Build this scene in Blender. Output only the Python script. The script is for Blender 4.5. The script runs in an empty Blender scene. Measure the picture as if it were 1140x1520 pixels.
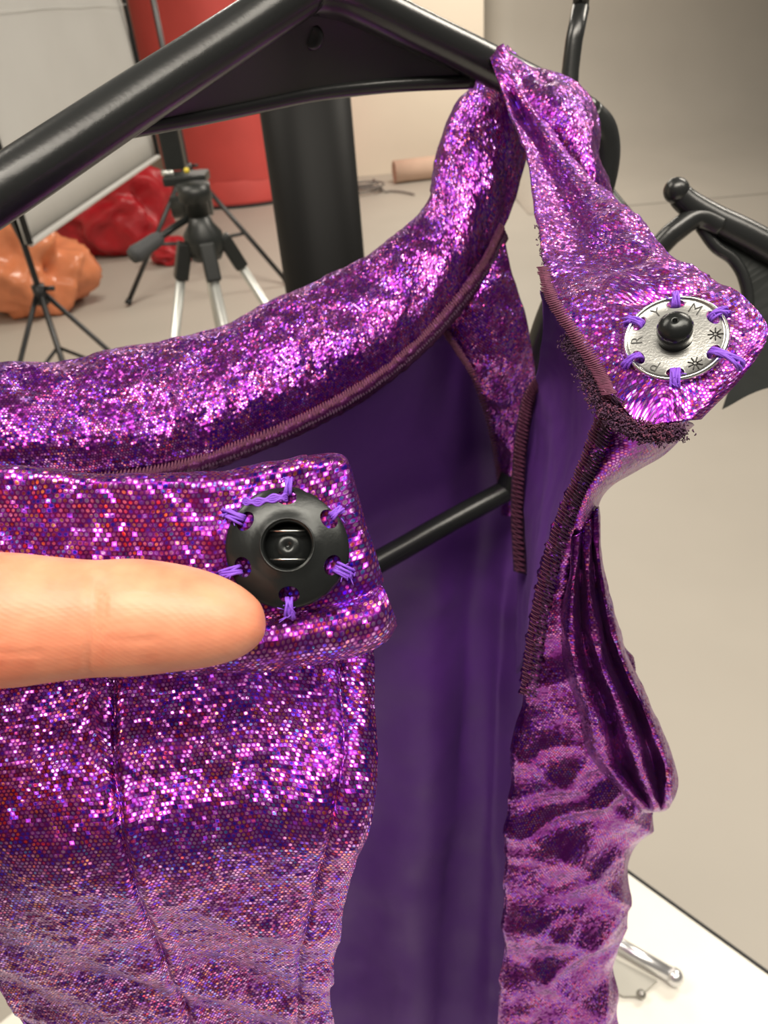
import bpy, bmesh, math, random
import numpy as np
from mathutils import Vector, Matrix, noise

# ------------------------------------------------------------------ camera, world, lights
FPX = 1140.0                      # focal length in pixels of the 1140 x 1520 frame
CAM_Z = 1.45
_up = np.array([-148., 1680., 1140.]); _up /= np.linalg.norm(_up)     # world up seen from the camera
_fw = np.array([0., 0., -1.])
_y = _fw - _fw.dot(_up) * _up; _y /= np.linalg.norm(_y)
_x = np.cross(_y, _up)
ROT = np.array([_x, _y, _up])     # camera -> world
CAM = np.array([0., 0., CAM_Z])
scene = bpy.context.scene
COL = scene.collection

cam_data = bpy.data.cameras.new('camera')
cam = bpy.data.objects.new('camera', cam_data)
COL.objects.link(cam)
cam_data.sensor_fit = 'VERTICAL'
cam_data.sensor_height = 36.0
cam_data.lens = 36.0 * FPX / 1520.0
cam_data.clip_start = 0.005
cam_data.clip_end = 60
cam_data.dof.use_dof = True
cam_data.dof.focus_distance = 0.135
cam_data.dof.aperture_fstop = 40
cam.matrix_world = Matrix([[*ROT[0], 0], [*ROT[1], 0], [*ROT[2], CAM_Z], [0, 0, 0, 1]])
scene.camera = cam

world = bpy.data.worlds.new('studio_world')
scene.world = world
world.use_nodes = True
bg = world.node_tree.nodes['Background']
bg.inputs[0].default_value = (1.0, 0.93, 0.84, 1)
bg.inputs[1].default_value = 0.13


def area(name, loc, target, sx, sy, power, color=(1, 0.92, 0.80)):
    l = bpy.data.lights.new(name, 'AREA')
    l.shape = 'RECTANGLE'; l.size = sx; l.size_y = sy; l.energy = power; l.color = color
    o = bpy.data.objects.new(name, l); COL.objects.link(o)
    o.location = loc
    d = Vector(target) - Vector(loc)
    o.rotation_euler = d.to_track_quat('-Z', 'Y').to_euler()
    return o


# ceiling panels of the studio, all above the picture, all facing straight down
for nm, x, y, p in (('over_rack', -0.10, -0.40, 38), ('beside_rack', 1.0, -0.2, 22), ('by_softbox', -1.3, 0.9, 24),
                    ('over_table', 1.6, 1.6, 50), ('over_tripod', -0.6, 3.9, 55), ('by_back_wall', 1.2, 6.3, 80)):
    area('ceiling_lamp_%s_offscreen' % nm, (x, y, 2.75), (x, y, 0), 1.2, 0.6, p)

vs = scene.view_settings
vs.view_transform = 'Standard'
vs.look = 'None'
vs.gamma = 1
vs.use_curve_mapping = False
vs.exposure = 0.1

rnd = random.Random(7)


# ------------------------------------------------------------------ pixel helpers
def W(px, py, d):
    """point seen at pixel (px, py), d metres along the lens axis"""
    return Vector(CAM + ROT @ np.array([(px - 570) / FPX * d, -(py - 760) / FPX * d, -d]))


def on_z(px, py, z=0.0):
    r = ROT @ np.array([(px - 570) / FPX, -(py - 760) / FPX, -1])
    return Vector(CAM + r * ((z - CAM_Z) / r[2]))


def at_y(px, py, y):
    r = ROT @ np.array([(px - 570) / FPX, -(py - 760) / FPX, -1])
    return Vector(CAM + r * (y / r[1]))


CAMV = Vector(CAM)
CX, CY, CZ = Vector(ROT[:, 0]), Vector(ROT[:, 1]), Vector(ROT[:, 2])


# ------------------------------------------------------------------ materials
def new_mat(name):
    m = bpy.data.materials.new(name); m.use_nodes = True
    nt = m.node_tree
    return m, nt, nt.nodes['Principled BSDF']


class N:
    """small node-building helper"""
    def __init__(self, nt): self.nt = nt
    def node(self, t, **kw):
        n = self.nt.nodes.new(t)
        for k, v in kw.items(): setattr(n, k, v)
        return n
    def put(self, sock, v):
        if isinstance(v, bpy.types.NodeSocket): self.nt.links.new(v, sock)
        elif v is not None: sock.default_value = v
    def m(self, op, a, b=None, c=None, clamp=False):
        n = self.node('ShaderNodeMath', operation=op); n.use_clamp = clamp
        self.put(n.inputs[0], a)
        if b is not None: self.put(n.inputs[1], b)
        if c is not None: self.put(n.inputs[2], c)
        return n.outputs[0]
    def v(self, op, a, b=None):
        n = self.node('ShaderNodeVectorMath', operation=op)
        self.put(n.inputs[0], a)
        if b is not None: self.put(n.inputs[1], b)
        return n.outputs['Value'] if op in ('LENGTH', 'DOT_PRODUCT') else n.outputs[0]
    def noise(self, vec, scale, detail=2, rough=0.5):
        n = self.node('ShaderNodeTexNoise'); self.put(n.inputs['Vector'], vec)
        n.inputs['Scale'].default_value = scale; n.inputs['Detail'].default_value = detail
        n.inputs['Roughness'].default_value = rough
        return n
    def ramp(self, fac, stops, interp='LINEAR'):
        n = self.node('ShaderNodeValToRGB'); cr = n.color_ramp; cr.interpolation = interp
        while len(cr.elements) < len(stops): cr.elements.new(0.5)
        for e, (p, c) in zip(cr.elements, stops):
            e.position = p; e.color = (*c, 1) if len(c) == 3 else c
        self.put(n.inputs[0], fac)
        return n.outputs[0]
    def mix(self, fac, a, b):
        n = self.node('ShaderNodeMix', data_type='RGBA')
        self.put(n.inputs[0], fac)
        for s, v in ((n.inputs[6], a), (n.inputs[7], b)):
            self.put(s, (*v, 1) if isinstance(v, tuple) and len(v) == 3 else v)
        return n.outputs[2]
    def mixf(self, fac, a, b):
        n = self.node('ShaderNodeMix', data_type='FLOAT')
        self.put(n.inputs[0], fac); self.put(n.inputs[2], a); self.put(n.inputs[3], b)
        return n.outputs[0]
    def bump(self, h, strength, dist, normal=None):
        n = self.node('ShaderNodeBump'); n.inputs['Strength'].default_value = strength
        n.inputs['Distance'].default_value = dist
        self.put(n.inputs['Height'], h)
        if normal is not None: self.put(n.inputs['Normal'], normal)
        return n.outputs[0]


def simple(name, col, rough=0.5, metal=0.0, var=0.12, vscale=30.0, bump=0.0, bscale=200.0, bdist=0.001, **kw):
    """a plain material whose colour is slightly mottled by noise in object space"""
    m, nt, p = new_mat(name); n = N(nt)
    tc = n.node('ShaderNodeTexCoord')
    nz = n.noise(tc.outputs['Object'], vscale, 3)
    dark = tuple(c * (1 - var) for c in col); light = tuple(min(1, c * (1 + var)) for c in col)
    n.put(p.inputs['Base Color'], n.mix(nz.outputs[0], dark, light))
    p.inputs['Roughness'].default_value = rough
    p.inputs['Metallic'].default_value = metal
    if bump:
        b = n.noise(tc.outputs['Object'], bscale, 3)
        n.put(p.inputs['Normal'], n.bump(b.outputs[0], bump, bdist))
    for k, v in kw.items(): p.inputs[k].default_value = v
    return m


def holo_fabric(name, pitch=0.80, dot=1.0, base=(0.17, 0.014, 0.21), crush_amp=0.00030, crush_scale=0.10, lean=0.30, keep=0.30, base_rough=0.40):
    """purple stretch satin printed with a lattice of holographic foil dots (uv in millimetres)"""
    m, nt, p = new_mat(name); n = N(nt)
    uv = n.node('ShaderNodeUVMap').outputs[0]
    sep = n.node('ShaderNodeSeparateXYZ'); n.put(sep.inputs[0], uv)
    wob = n.noise(uv, 0.16, 2)
    wu = n.m('MULTIPLY', n.m('SUBTRACT', wob.outputs[0], 0.5), 1.2)
    v = n.m('ADD', n.m('DIVIDE', sep.outputs[1], pitch * 0.87), wu)
    row = n.m('FLOOR', v)
    u = n.m('ADD', n.m('ADD', n.m('DIVIDE', sep.outputs[0], pitch), n.m('MULTIPLY', row, 0.5)), wu)
    colm = n.m('FLOOR', u)
    cell = n.node('ShaderNodeCombineXYZ'); n.put(cell.inputs[0], colm); n.put(cell.inputs[1], row)
    wn = n.node('ShaderNodeTexWhiteNoise', noise_dimensions='2D'); n.put(wn.inputs['Vector'], cell.outputs[0])
    rv, rc = wn.outputs['Value'], wn.outputs['Color']
    fu = n.m('SUBTRACT', n.m('FRACT', u), 0.5)
    fv = n.m('MULTIPLY', n.m('SUBTRACT', n.m('FRACT', v), 0.5), 0.87)
    d = n.m('SQRT', n.m('ADD', n.m('MULTIPLY', fu, fu), n.m('MULTIPLY', fv, fv)))
    mask = n.node('ShaderNodeMapRange'); mask.interpolation_type = 'SMOOTHSTEP'
    n.put(mask.inputs[0], d)
    mask.inputs[1].default_value = 0.22; mask.inputs[2].default_value = 0.42
    mask.inputs[3].default_value = 1.0; mask.inputs[4].default_value = 0.0
    # rainbow zones drift over the cloth, every dot deviates from its zone
    zone = n.noise(uv, 0.075, 3, 0.6)
    h = n.m('FRACT', n.m('ADD', n.m('MULTIPLY', zone.outputs[0], 3.2), n.m('MULTIPLY', rv, 0.75)))
    foil = n.ramp(h, [(0.0, (0.82, 0.40, 0.85)), (0.14, (0.45, 0.12, 0.85)), (0.24, (0.08, 0.04, 1.0)),
                      (0.36, (0.14, 0.06, 1.0)), (0.41, (0.20, 0.45, 0.95)), (0.47, (0.50, 0.18, 0.90)), (0.58, (0.88, 0.52, 0.92)),
                      (0.70, (0.85, 0.18, 0.60)), (0.79, (1.0, 0.07, 0.16)), (0.87, (1.0, 0.42, 0.18)), (0.93, (0.85, 0.25, 0.60)),
                      (1.0, (0.80, 0.40, 0.85))])
    wear = n.noise(uv, 0.14, 4, 0.65)
    wr = n.node('ShaderNodeMapRange'); n.put(wr.inputs[0], wear.outputs[0])
    wr.inputs[1].default_value = 0.38; wr.inputs[2].default_value = 0.55
    wr.inputs[3].default_value = keep; wr.inputs[4].default_value = 1.0
    msk = n.m('MULTIPLY', n.m('MULTIPLY', mask.outputs[0], wr.outputs[0]), dot, clamp=True)
    n.put(p.inputs['Base Color'], n.mix(msk, base, foil))
    n.put(p.inputs['Metallic'], n.mixf(msk, 0.95, 1.0))
    n.put(p.inputs['Roughness'], n.mixf(msk, base_rough, 0.22))
    p.inputs['Sheen Weight'].default_value = 0.04
    p.inputs['Sheen Roughness'].default_value = 0.4
    p.inputs['Sheen Tint'].default_value = (0.7, 0.2, 0.85, 1)
    crush = n.noise(uv, crush_scale, 2.5, 0.45)
    fine = n.noise(uv, 1.6, 2, 0.5)
    b1 = n.bump(crush.outputs[0], 1.0, crush_amp * 4)
    b2 = n.bump(fine.outputs[0], 0.5, 0.00010, b1)
    tilt = n.v('SCALE', n.v('SUBTRACT', rc, (0.5, 0.5, 0.5)))
    tilt.node.inputs['Scale'].default_value = lean * 2
    nn = n.v('NORMALIZE', n.v('ADD', b2, tilt))
    n.put(p.inputs['Normal'], nn)
    return m


def lining_mat():
    m, nt, p = new_mat('lining_jersey'); n = N(nt)
    uv = n.node('ShaderNodeUVMap').outputs[0]
    nz = n.noise(uv, 0.12, 3)
    n.put(p.inputs['Base Color'], n.mix(nz.outputs[0], (0.095, 0.021, 0.205), (0.118, 0.028, 0.250)))
    p.inputs['Roughness'].default_value = 0.55
    p.inputs['Sheen Weight'].default_value = 0.10
    p.inputs['Sheen Tint'].default_value = (0.6, 0.35, 0.9, 1)
    mp = n.node('ShaderNodeMapping'); n.put(mp.inputs[0], uv); mp.inputs['Scale'].default_value = (1.0, 6.0, 1)
    kn = n.noise(mp.outputs[0], 1.2, 3)
    n.put(p.inputs['Normal'], n.bump(kn.outputs[0], 0.4, 0.0003))
    return m


def skin_mat():
    m, nt, p = new_mat('skin'); n = N(nt)
    tc = n.node('ShaderNodeTexCoord').outputs['Object']
    big = n.noise(tc, 105, 3); sm = n.noise(tc, 420, 3)
    c = n.mix(n.m('MULTIPLY_ADD', big.outputs[0], 1.7, -0.3, clamp=True), (0.54, 0.135, 0.075), (0.74, 0.33, 0.195))
    c = n.mix(n.m('MULTIPLY', sm.outputs[0], 0.35), c, (0.80, 0.30, 0.17))
    n.put(p.inputs['Base Color'], c)
    p.inputs['Roughness'].default_value = 0.48
    p.inputs['Subsurface Weight'].default_value = 0.25
    p.inputs['Subsurface Radius'].default_value = (0.004, 0.0015, 0.0008)
    p.inputs['Subsurface Scale'].default_value = 0.6
    # fingerprint ridges (object space is millimetres / 1000 along the finger)
    wv = n.node('ShaderNodeTexWave', wave_type='BANDS', bands_direction='DIAGONAL')
    n.put(wv.inputs['Vector'], tc)
    wv.inputs['Scale'].default_value = 560; wv.inputs['Distortion'].default_value = 22
    wv.inputs['Detail'].default_value = 1; wv.inputs['Detail Scale'].default_value = 0.12
    b1 = n.bump(wv.outputs['Fac'], 0.09, 0.00010)
    mp = n.node('ShaderNodeMapping'); n.put(mp.inputs[0], tc); mp.inputs['Scale'].default_value = (90, 420, 420)
    cr = n.noise(mp.outputs[0], 1.0, 3, 0.6)
    n.put(p.inputs['Normal'], n.bump(cr.outputs[0], 0.30, 0.0004, b1))
    return m


HOLO = holo_fabric('foil_dot_fabric')
HOLO_FAR = holo_fabric('crushed_foil_fabric', dot=0.85, crush_amp=0.00055, crush_scale=0.085, lean=0.22, keep=0.15, base_rough=0.34)
HOLO_SATIN = holo_fabric('rubbed_foil_satin', dot=0.55, crush_amp=0.00030, crush_scale=0.055, lean=0.14, keep=0.05, base_rough=0.24)
LINING = lining_mat()
SKIN = skin_mat()
THREAD = simple('violet_thread', (0.20, 0.06, 0.55), 0.6, bump=0.4, bscale=3000, bdist=0.0002)
SERGE = simple('serger_thread', (0.125, 0.028, 0.065), 0.7, var=0.5, vscale=700)
SERGE_VEL = simple('dark_maroon_pile', (0.085, 0.012, 0.075), 0.40, 0.6, var=0.6, vscale=500, bump=0.8, bscale=900, bdist=0.0005)
SERGE_DK = simple('dark_serger_thread', (0.055, 0.016, 0.05), 0.75, var=0.5, vscale=700)
BLACK_PL = simple('black_plastic', (0.014, 0.015, 0.015), 0.27, var=0.3, bump=0.12, bscale=600, bdist=0.0004)
BLACK_PL2 = simple('dark_plastic', (0.014, 0.016, 0.015), 0.38, var=0.3, vscale=60, bump=0.1, bscale=400, bdist=0.0004)
SNAP_BLACK = simple('gunmetal_lacquer', (0.020, 0.022, 0.022), 0.26, 0.55, var=0.2, vscale=400, bump=0.1, bscale=1500, bdist=0.0002)
SNAP_SILVER = simple('stamped_silver', (0.42, 0.42, 0.405), 0.28, 0.95, var=0.15, vscale=900, bump=0.25, bscale=2500, bdist=0.0001)
SNAP_RIM = simple('bright_silver', (0.85, 0.85, 0.83), 0.2, 1.0)
STEEL = simple('spring_steel', (0.75, 0.75, 0.73), 0.2, 1.0)
STAMP_SHADE = simple('painted_stamping_shade', (0.05, 0.05, 0.048), 0.5, 0.5)  # dark colour paints in the shade of the stamped letters and flower marks


# ------------------------------------------------------------------ mesh helpers
def link(name, me, mat, parent=None, smooth=True):
    if mat is not None: me.materials.append(mat)
    if smooth:
        me.polygons.foreach_set('use_smooth', [True] * len(me.polygons))
    o = bpy.data.objects.new(name, me); COL.objects.link(o)
    if parent is not None:
        o.parent = parent
        o.matrix_parent_inverse = parent.matrix_world.inverted()
    return o


def tag(o, label=None, cat=None, group=None, kind=None):
    if label: o['label'] = label
    if cat: o['category'] = cat
    if group: o['group'] = group
    if kind: o['kind'] = kind
    return o


def thing(name, loc, label, cat, group=None):
    o = bpy.data.objects.new(name, None); COL.objects.link(o)
    o.empty_display_size = 0.02
    o.location = loc
    o.matrix_world = Matrix.Translation(loc)
    return tag(o, label, cat, group)


def from_bm(name, bm, mat, parent=None, smooth=True):
    bmesh.ops.recalc_face_normals(bm, faces=bm.faces)
    me = bpy.data.meshes.new(name); bm.to_mesh(me); bm.free()
    return link(name, me, mat, parent, smooth)


def cr(p0, p1, p2, p3, t):
    return 0.5 * ((2 * p1) + (-p0 + p2) * t + (2 * p0 - 5 * p1 + 4 * p2 - p3) * t * t + (-p0 + 3 * p1 - 3 * p2 + p3) * t ** 3)


def resample(P, n, axis=0):
    """Catmull-Rom resample of an array along one axis"""
    P = np.moveaxis(np.asarray(P, float), axis, 0)
    k = len(P); out = []
    for i in range(n):
        s = i / (n - 1) * (k - 1); j = min(int(s), k - 2); t = s - j
        a = P[j - 1] if j > 0 else 2 * P[0] - P[1]
        d = P[j + 2] if j + 2 < k else 2 * P[-1] - P[-2]
        out.append(cr(a, P[j], P[j + 1], d, t))
    return np.moveaxis(np.array(out), 0, axis)


def path(pts, n=60):
    """smooth world path through (px, py, depth) points"""
    return [Vector(p) for p in resample([W(*p) for p in pts], n)]


def add_tube(bm, pts, rad, seg=16, caps=True, squash=None):
    pts = [Vector(p) for p in pts]
    if not hasattr(rad, '__len__'): rad = [rad] * len(pts)
    k = len(pts)
    tan = [(pts[min(i + 1, k - 1)] - pts[max(i - 1, 0)]).normalized() for i in range(k)]
    ref = Vector((0, 0, 1)) if abs(tan[0].z) < 0.9 else Vector((1, 0, 0))
    nrm = (ref - tan[0] * ref.dot(tan[0])).normalized()
    rings = []
    for i in range(k):
        nrm = (nrm - tan[i] * nrm.dot(tan[i])).normalized()
        bi = tan[i].cross(nrm)
        ring = []
        for s in range(seg):
            a = 2 * math.pi * s / seg
            ring.append(bm.verts.new(pts[i] + (nrm * math.cos(a) + bi * math.sin(a)) * rad[i]))
        rings.append(ring)
    for i in range(k - 1):
        for s in range(seg):
            t = (s + 1) % seg
            bm.faces.new((rings[i][s], rings[i][t], rings[i + 1][t], rings[i + 1][s]))
    if caps:
        bm.faces.new(list(reversed(rings[0]))); bm.faces.new(rings[-1])
    return rings


def tube(name, pts, rad, mat, parent=None, seg=16):
    bm = bmesh.new(); add_tube(bm, pts, rad, seg)
    return from_bm(name, bm, mat, parent)


def add_box(bm, c, s, R=None, bevel=0.0):
    c = Vector(c)
    mat = Matrix.Translation(c) @ (R.to_4x4() if R is not None else Matrix()) @ Matrix.Diagonal((*s, 1))
    r = bmesh.ops.create_cube(bm, size=1, matrix=mat)
    if bevel:
        es = list({e for v in r['verts'] for e in v.link_edges})
        bmesh.ops.bevel(bm, geom=es, offset=bevel, segments=2, profile=0.6, affect='EDGES')


def box(name, c, s, mat, parent=None, R=None, bevel=0.003):
    bm = bmesh.new(); add_box(bm, c, s, R, bevel)
    return from_bm(name, bm, mat, parent, smooth=False)


def frame_from(normal, up_hint):
    z = Vector(normal).normalized()
    x = Vector(up_hint).cross(z).normalized()
    y = z.cross(x)
    return Matrix((x, y, z)).transposed()


def lathe_bm(profile, seg=72, M=None, closed=False):
    bm = bmesh.new(); rings = []
    for r, z in profile:
        if r < 1e-7: rings.append([bm.verts.new((0, 0, z))]); continue
        rings.append([bm.verts.new((r * math.cos(2 * math.pi * s / seg), r * math.sin(2 * math.pi * s / seg), z)) for s in range(seg)])
    pairs = list(zip(rings, rings[1:])) + ([(rings[-1], rings[0])] if closed else [])
    for a, b in pairs:
        if len(a) == 1 and len(b) == 1: continue
        for s in range(seg):
            t = (s + 1) % seg
            if len(a) == 1: bm.faces.new((a[0], b[t], b[s]))
            elif len(b) == 1: bm.faces.new((a[s], a[t], b[0]))
            else: bm.faces.new((a[s], a[t], b[t], b[s]))
    if M is not None: bm.transform(M)
    return bm


def cloth(name, rows, mat, parent, nu=120, nv=120, disp=None, thick=0.0006, world=False, second=None):
    """a sheet of cloth through a net of (px, py, depth) points; uv in millimetres"""
    P = np.array([[(Vector(p) if world else W(*p)) for p in r] for r in rows], float)
    P = resample(resample(P, nv, 0), nu, 1)
    if disp is not None:
        du = np.gradient(P, axis=1); dv = np.gradient(P, axis=0)
        Nn = np.cross(du, dv); Nn /= np.linalg.norm(Nn, axis=2, keepdims=True) + 1e-12
        mid = Nn[nv // 2, nu // 2]
        if np.dot(mid, CAM - P[nv // 2, nu // 2]) < 0: Nn = -Nn
        D = np.zeros((nv, nu))
        for j in range(nv):
            for i in range(nu):
                D[j, i] = disp(i / (nu - 1), j / (nv - 1), P[j, i] * 1000)
        P = P + Nn * D[..., None]
    lu = np.concatenate([np.zeros((nv, 1)), np.cumsum(np.linalg.norm(np.diff(P, axis=1), axis=2), axis=1)], axis=1) * 1000
    lv = np.concatenate([np.zeros((1, nu)), np.cumsum(np.linalg.norm(np.diff(P, axis=0), axis=2), axis=0)], axis=0) * 1000
    lu -= lu[:, nu // 2:nu // 2 + 1]; lv -= lv[nv // 2:nv // 2 + 1]
    verts = P.reshape(-1, 3).tolist()
    faces = [(j * nu + i, j * nu + i + 1, (j + 1) * nu + i + 1, (j + 1) * nu + i) for j in range(nv - 1) for i in range(nu - 1)]
    me = bpy.data.meshes.new(name); me.from_pydata(verts, [], faces)
    uvl = me.uv_layers.new(name='UVMap')
    idx = np.zeros(len(me.loops), int); me.loops.foreach_get('vertex_index', idx)
    UV = np.stack([lu.reshape(-1)[idx], lv.reshape(-1)[idx]], 1)
    uvl.data.foreach_set('uv', UV.reshape(-1))
    o = link(name, me, mat, parent)
    md = o.modifiers.new('thickness', 'SOLIDIFY'); md.thickness = thick; md.offset = 0
    if second is not None:           # the other face of the cloth
        me.materials.append(second); md.material_offset = 1
    return o, P


def fbm(p, s, o=3):
    return noise.fractal(Vector(p) * s, 1.0, 2.0, o)


def apply_mods(o):
    dg = bpy.context.evaluated_depsgraph_get()
    me = bpy.data.meshes.new_from_object(o.evaluated_get(dg))
    old = o.data; o.modifiers.clear(); o.data = me
    bpy.data.meshes.remove(old)


# ------------------------------------------------------------------ the room
M_FLOOR = simple('floor_vinyl', (0.40, 0.368, 0.322), 0.5, var=0.08, vscale=2.0, bump=0.05, bscale=40)
M_WALL = simple('wall_plaster', (0.78, 0.70, 0.58), 0.8, var=0.04, vscale=3.0, bump=0.08, bscale=60)


def struct(name, bm, mat):
    o = from_bm(name, bm, mat, smooth=False); o['kind'] = 'structure'; return o


bm = bmesh.new(); add_box(bm, (1.5, 3.5, -0.05), (9.0, 12.0, 0.1)); struct('floor', bm, M_FLOOR)
bm = bmesh.new(); add_box(bm, (1.5, 8.95, 1.6), (9.0, 0.1, 3.2)); struct('wall_back', bm, M_WALL)
bm = bmesh.new(); add_box(bm, (-2.95, 3.5, 1.6), (0.1, 12.0, 3.2)); struct('wall_left', bm, M_WALL)
xr = at_y(718, 35, 7.9).x
bm = bmesh.new(); add_box(bm, ((xr - 0.15) / 2, 8.4, 1.6), (xr + 0.15, 1.0, 3.2)); struct('wall_pier', bm, M_WALL)

# grey seamless paper: hangs from a roll by the back wall, sweeps forward over the floor
prof = [(8.25, 2.95), (8.25, 2.2), (8.25, 1.4), (8.2, 0.9), (8.02, 0.48), (7.65, 0.2), (7.1, 0.06), (6.6, 0.02), (6.2, 0.006), (5.9, 0.003)]
prof = resample(np.array(prof), 60)
rowsP = [[(xr + 0.02 + k / 6 * 3.6, y, z) for k in range(7)] for y, z in prof]
paper, _ = cloth('backdrop_paper', rowsP, M_FLOOR, None, 12, 120, thick=0.001, world=True)
tag(paper, 'grey seamless paper sweep running down the wall and over the floor', 'backdrop', kind='thing')


# ------------------------------------------------------------------ studio furniture behind
M_RED = simple('red_nylon', (0.62, 0.075, 0.065), 0.55, var=0.15, vscale=4, bump=0.2, bscale=8, bdist=0.01)
M_CRIM = simple('crimson_satin', (0.40, 0.012, 0.02), 0.4, var=0.3, vscale=14)
M_ORNG = simple('orange_plastic_film', (0.75, 0.26, 0.12), 0.25, var=0.25, vscale=12)
M_ORNG.node_tree.nodes['Principled BSDF'].inputs['Transmission Weight'].default_value = 0.15
M_WHITE = simple('white_diffuser', (0.62, 0.61, 0.585), 0.7, var=0.04, vscale=9, bump=0.1, bscale=12, bdist=0.004)
M_BLKF = simple('black_nylon', (0.015, 0.015, 0.016), 0.7, var=0.2)
M_BLKM = simple('black_coated_metal', (0.017, 0.017, 0.018), 0.42, var=0.2)
M_ALU = simple('silver_aluminium', (0.62, 0.63, 0.60), 0.35, 0.7, var=0.1)
M_TABLE = simple('white_laminate', (0.72, 0.70, 0.63), 0.45, var=0.06, vscale=22)
M_CARD = simple('cardboard', (0.60, 0.42, 0.32), 0.8, var=0.12, vscale=10)

# red round pop-up tent
cx, cy, cr_ = -1.02, 7.12, 0.74
cy = 7.05 + 0.70; cx = -1.0
t = thing('pop_up_tent', (cx, cy, 0), 'tall round red nylon pop-up tent standing behind the tripod', 'tent')
bm = lathe_bm([(cr_ * 0.985, 0.2), (cr_ * 0.975, 0.7), (cr_ * 0.985, 1.2), (cr_ * 0.99, 1.7), (cr_ * 0.98, 1.95), (cr_ * 0.5, 2.15), (0.0, 2.25)], 64)
for v in bm.verts:
    a = math.atan2(v.co.y, v.co.x); k = 1 + 0.012 * math.sin(a * 9 + v.co.z * 3)
    v.co.x *= k; v.co.y *= k
bm.transform(Matrix.Translation((cx, cy, 0))); from_bm('tent_wall', bm, M_RED, t)
bm = lathe_bm([(cr_ * 0.985, 0.21), (cr_ * 1.0, 0.18), (cr_ * 1.03, 0.05), (cr_ * 1.035, 0.0), (cr_ * 1.0, 0.0)], 64)
bm.transform(Matrix.Translation((cx, cy, 0))); from_bm('lower_rim', bm, M_RED, t)
bm = bmesh.new()
add_tube(bm, [(cx + math.cos(a) * cr_ * 1.04, cy + math.sin(a) * cr_ * 1.04, 0.012) for a in np.linspace(0, 2 * math.pi, 65)], 0.012, 8)
from_bm('hoop', bm, M_BLKF, t)

# softbox panel on its stand
A = W(45, 362, 1); B = W(235, 232, 1)
ra = (A - CAMV); rb = (B - CAMV)
PA = CAMV + ra * (1.85 / math.hypot(ra.x, ra.y)); PB = CAMV + rb * (1.85 * 1.524 / math.hypot(rb.x, rb.y))
PB.z = PA.z
hd = (PB - PA).normalized(); up = Vector((0, 0, 1)); nrm = hd.cross(up).normalized()
L = (PB - PA).length; H = 1.25
t = thing('softbox', tuple((PA + PB) / 2 - nrm * 0.2), 'white softbox panel with black fabric sides on the light stand with slim legs', 'softbox')


def sb(u, v, w): return PA + hd * (L * u) + up * (H * v) + nrm * w


bm = bmesh.new(); G = []
for j in range(21):
    G.append([bm.verts.new(sb(i / 20, j / 20, -0.012 + 0.010 * math.sin(math.pi * i / 20) * math.sin(math.pi * j / 20) + 0.003 * math.sin(i * 0.9) * math.sin(j * 1.1))) for i in range(21)])
for j in range(20):
    for i in range(20): bm.faces.new((G[j][i], G[j][i + 1], G[j + 1][i + 1], G[j + 1][i]))
o = from_bm('diffuser', bm, M_WHITE, t); md = o.modifiers.new('s', 'SOLIDIFY'); md.thickness = 0.004
bm = bmesh.new()
ring1 = [sb(0, 0, 0), sb(1, 0, 0), sb(1, 1, 0), sb(0, 1, 0)]
ring2 = [sb(0.36, 0.42, -0.34), sb(0.64, 0.42, -0.34), sb(0.64, 0.58, -0.34), sb(0.36, 0.58, -0.34)]
v1 = [bm.verts.new(p - nrm * 0.02) for p in ring1]; v2 = [bm.verts.new(p) for p in ring2]
for i in range(4): bm.faces.new((v1[i], v1[(i + 1) % 4], v2[(i + 1) % 4], v2[i]))
bm.faces.new(v2); from_bm('black_shell', bm, M_BLKF, t, smooth=False)
for a, b in ((0, 1), (1, 2), (2, 3), (3, 0)):
    bm = bmesh.new(); add_tube(bm, [ring1[a], ring1[b]], 0.007, 8); from_bm('edge_piping', bm, M_WHITE if a == 0 else M_BLKF, t)
for k in (0.33, 0.66):
    bm = bmesh.new(); add_tube(bm, [sb(x, k, 0.004) for x in np.linspace(0, 1, 14)], 0.0009, 6); from_bm('crease', bm, M_WHITE, t)


def light_stand(base, joint_z, top_z, feet, label, brace_z=None, r=0.011, leg_r=0.009):
    t = thing('light_stand', (base[0], base[1], 0), label, 'stand', 'black light stands')
    b = Vector((base[0], base[1], 0))
    tube('pole', [b + Vector((0, 0, max(0.08, joint_z - 0.28))), b + Vector((0, 0, joint_z)), b + Vector((0, 0, top_z))], r, M_BLKM, t, 12)
    tube('collar', [b + Vector((0, 0, joint_z - 0.035)), b + Vector((0, 0, joint_z + 0.035))], r * 2.1, M_BLKM, t, 14)
    bm = bmesh.new(); add_tube(bm, [b + Vector((r * 2, 0, joint_z + .02)), b + Vector((r * 2 + 0.035, -0.01, joint_z + .02))], 0.009, 10); from_bm('knob', bm, M_BLKM, t)
    for fx, fy in feet:
        f = Vector((fx, fy, 0.014))
        d = (f - b); d.z = 0
        lg = tube('leg', [b + d.normalized() * r * 1.6 + Vector((0, 0, joint_z)), f], leg_r, M_BLKM, t, 10)
        tube('rubber_foot', [f - (f - b - Vector((0, 0, joint_z))).normalized() * 0.03, f], leg_r * 1.35, M_BLKF, lg, 10)
        if brace_z is not None:
            q = (b + d.normalized() * r * 1.6 + Vector((0, 0, joint_z))).lerp(f, 0.55)
            tube('brace', [b + Vector((0, 0, brace_z)), q], leg_r * 0.75, M_BLKM, t, 8)
    return t


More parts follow.
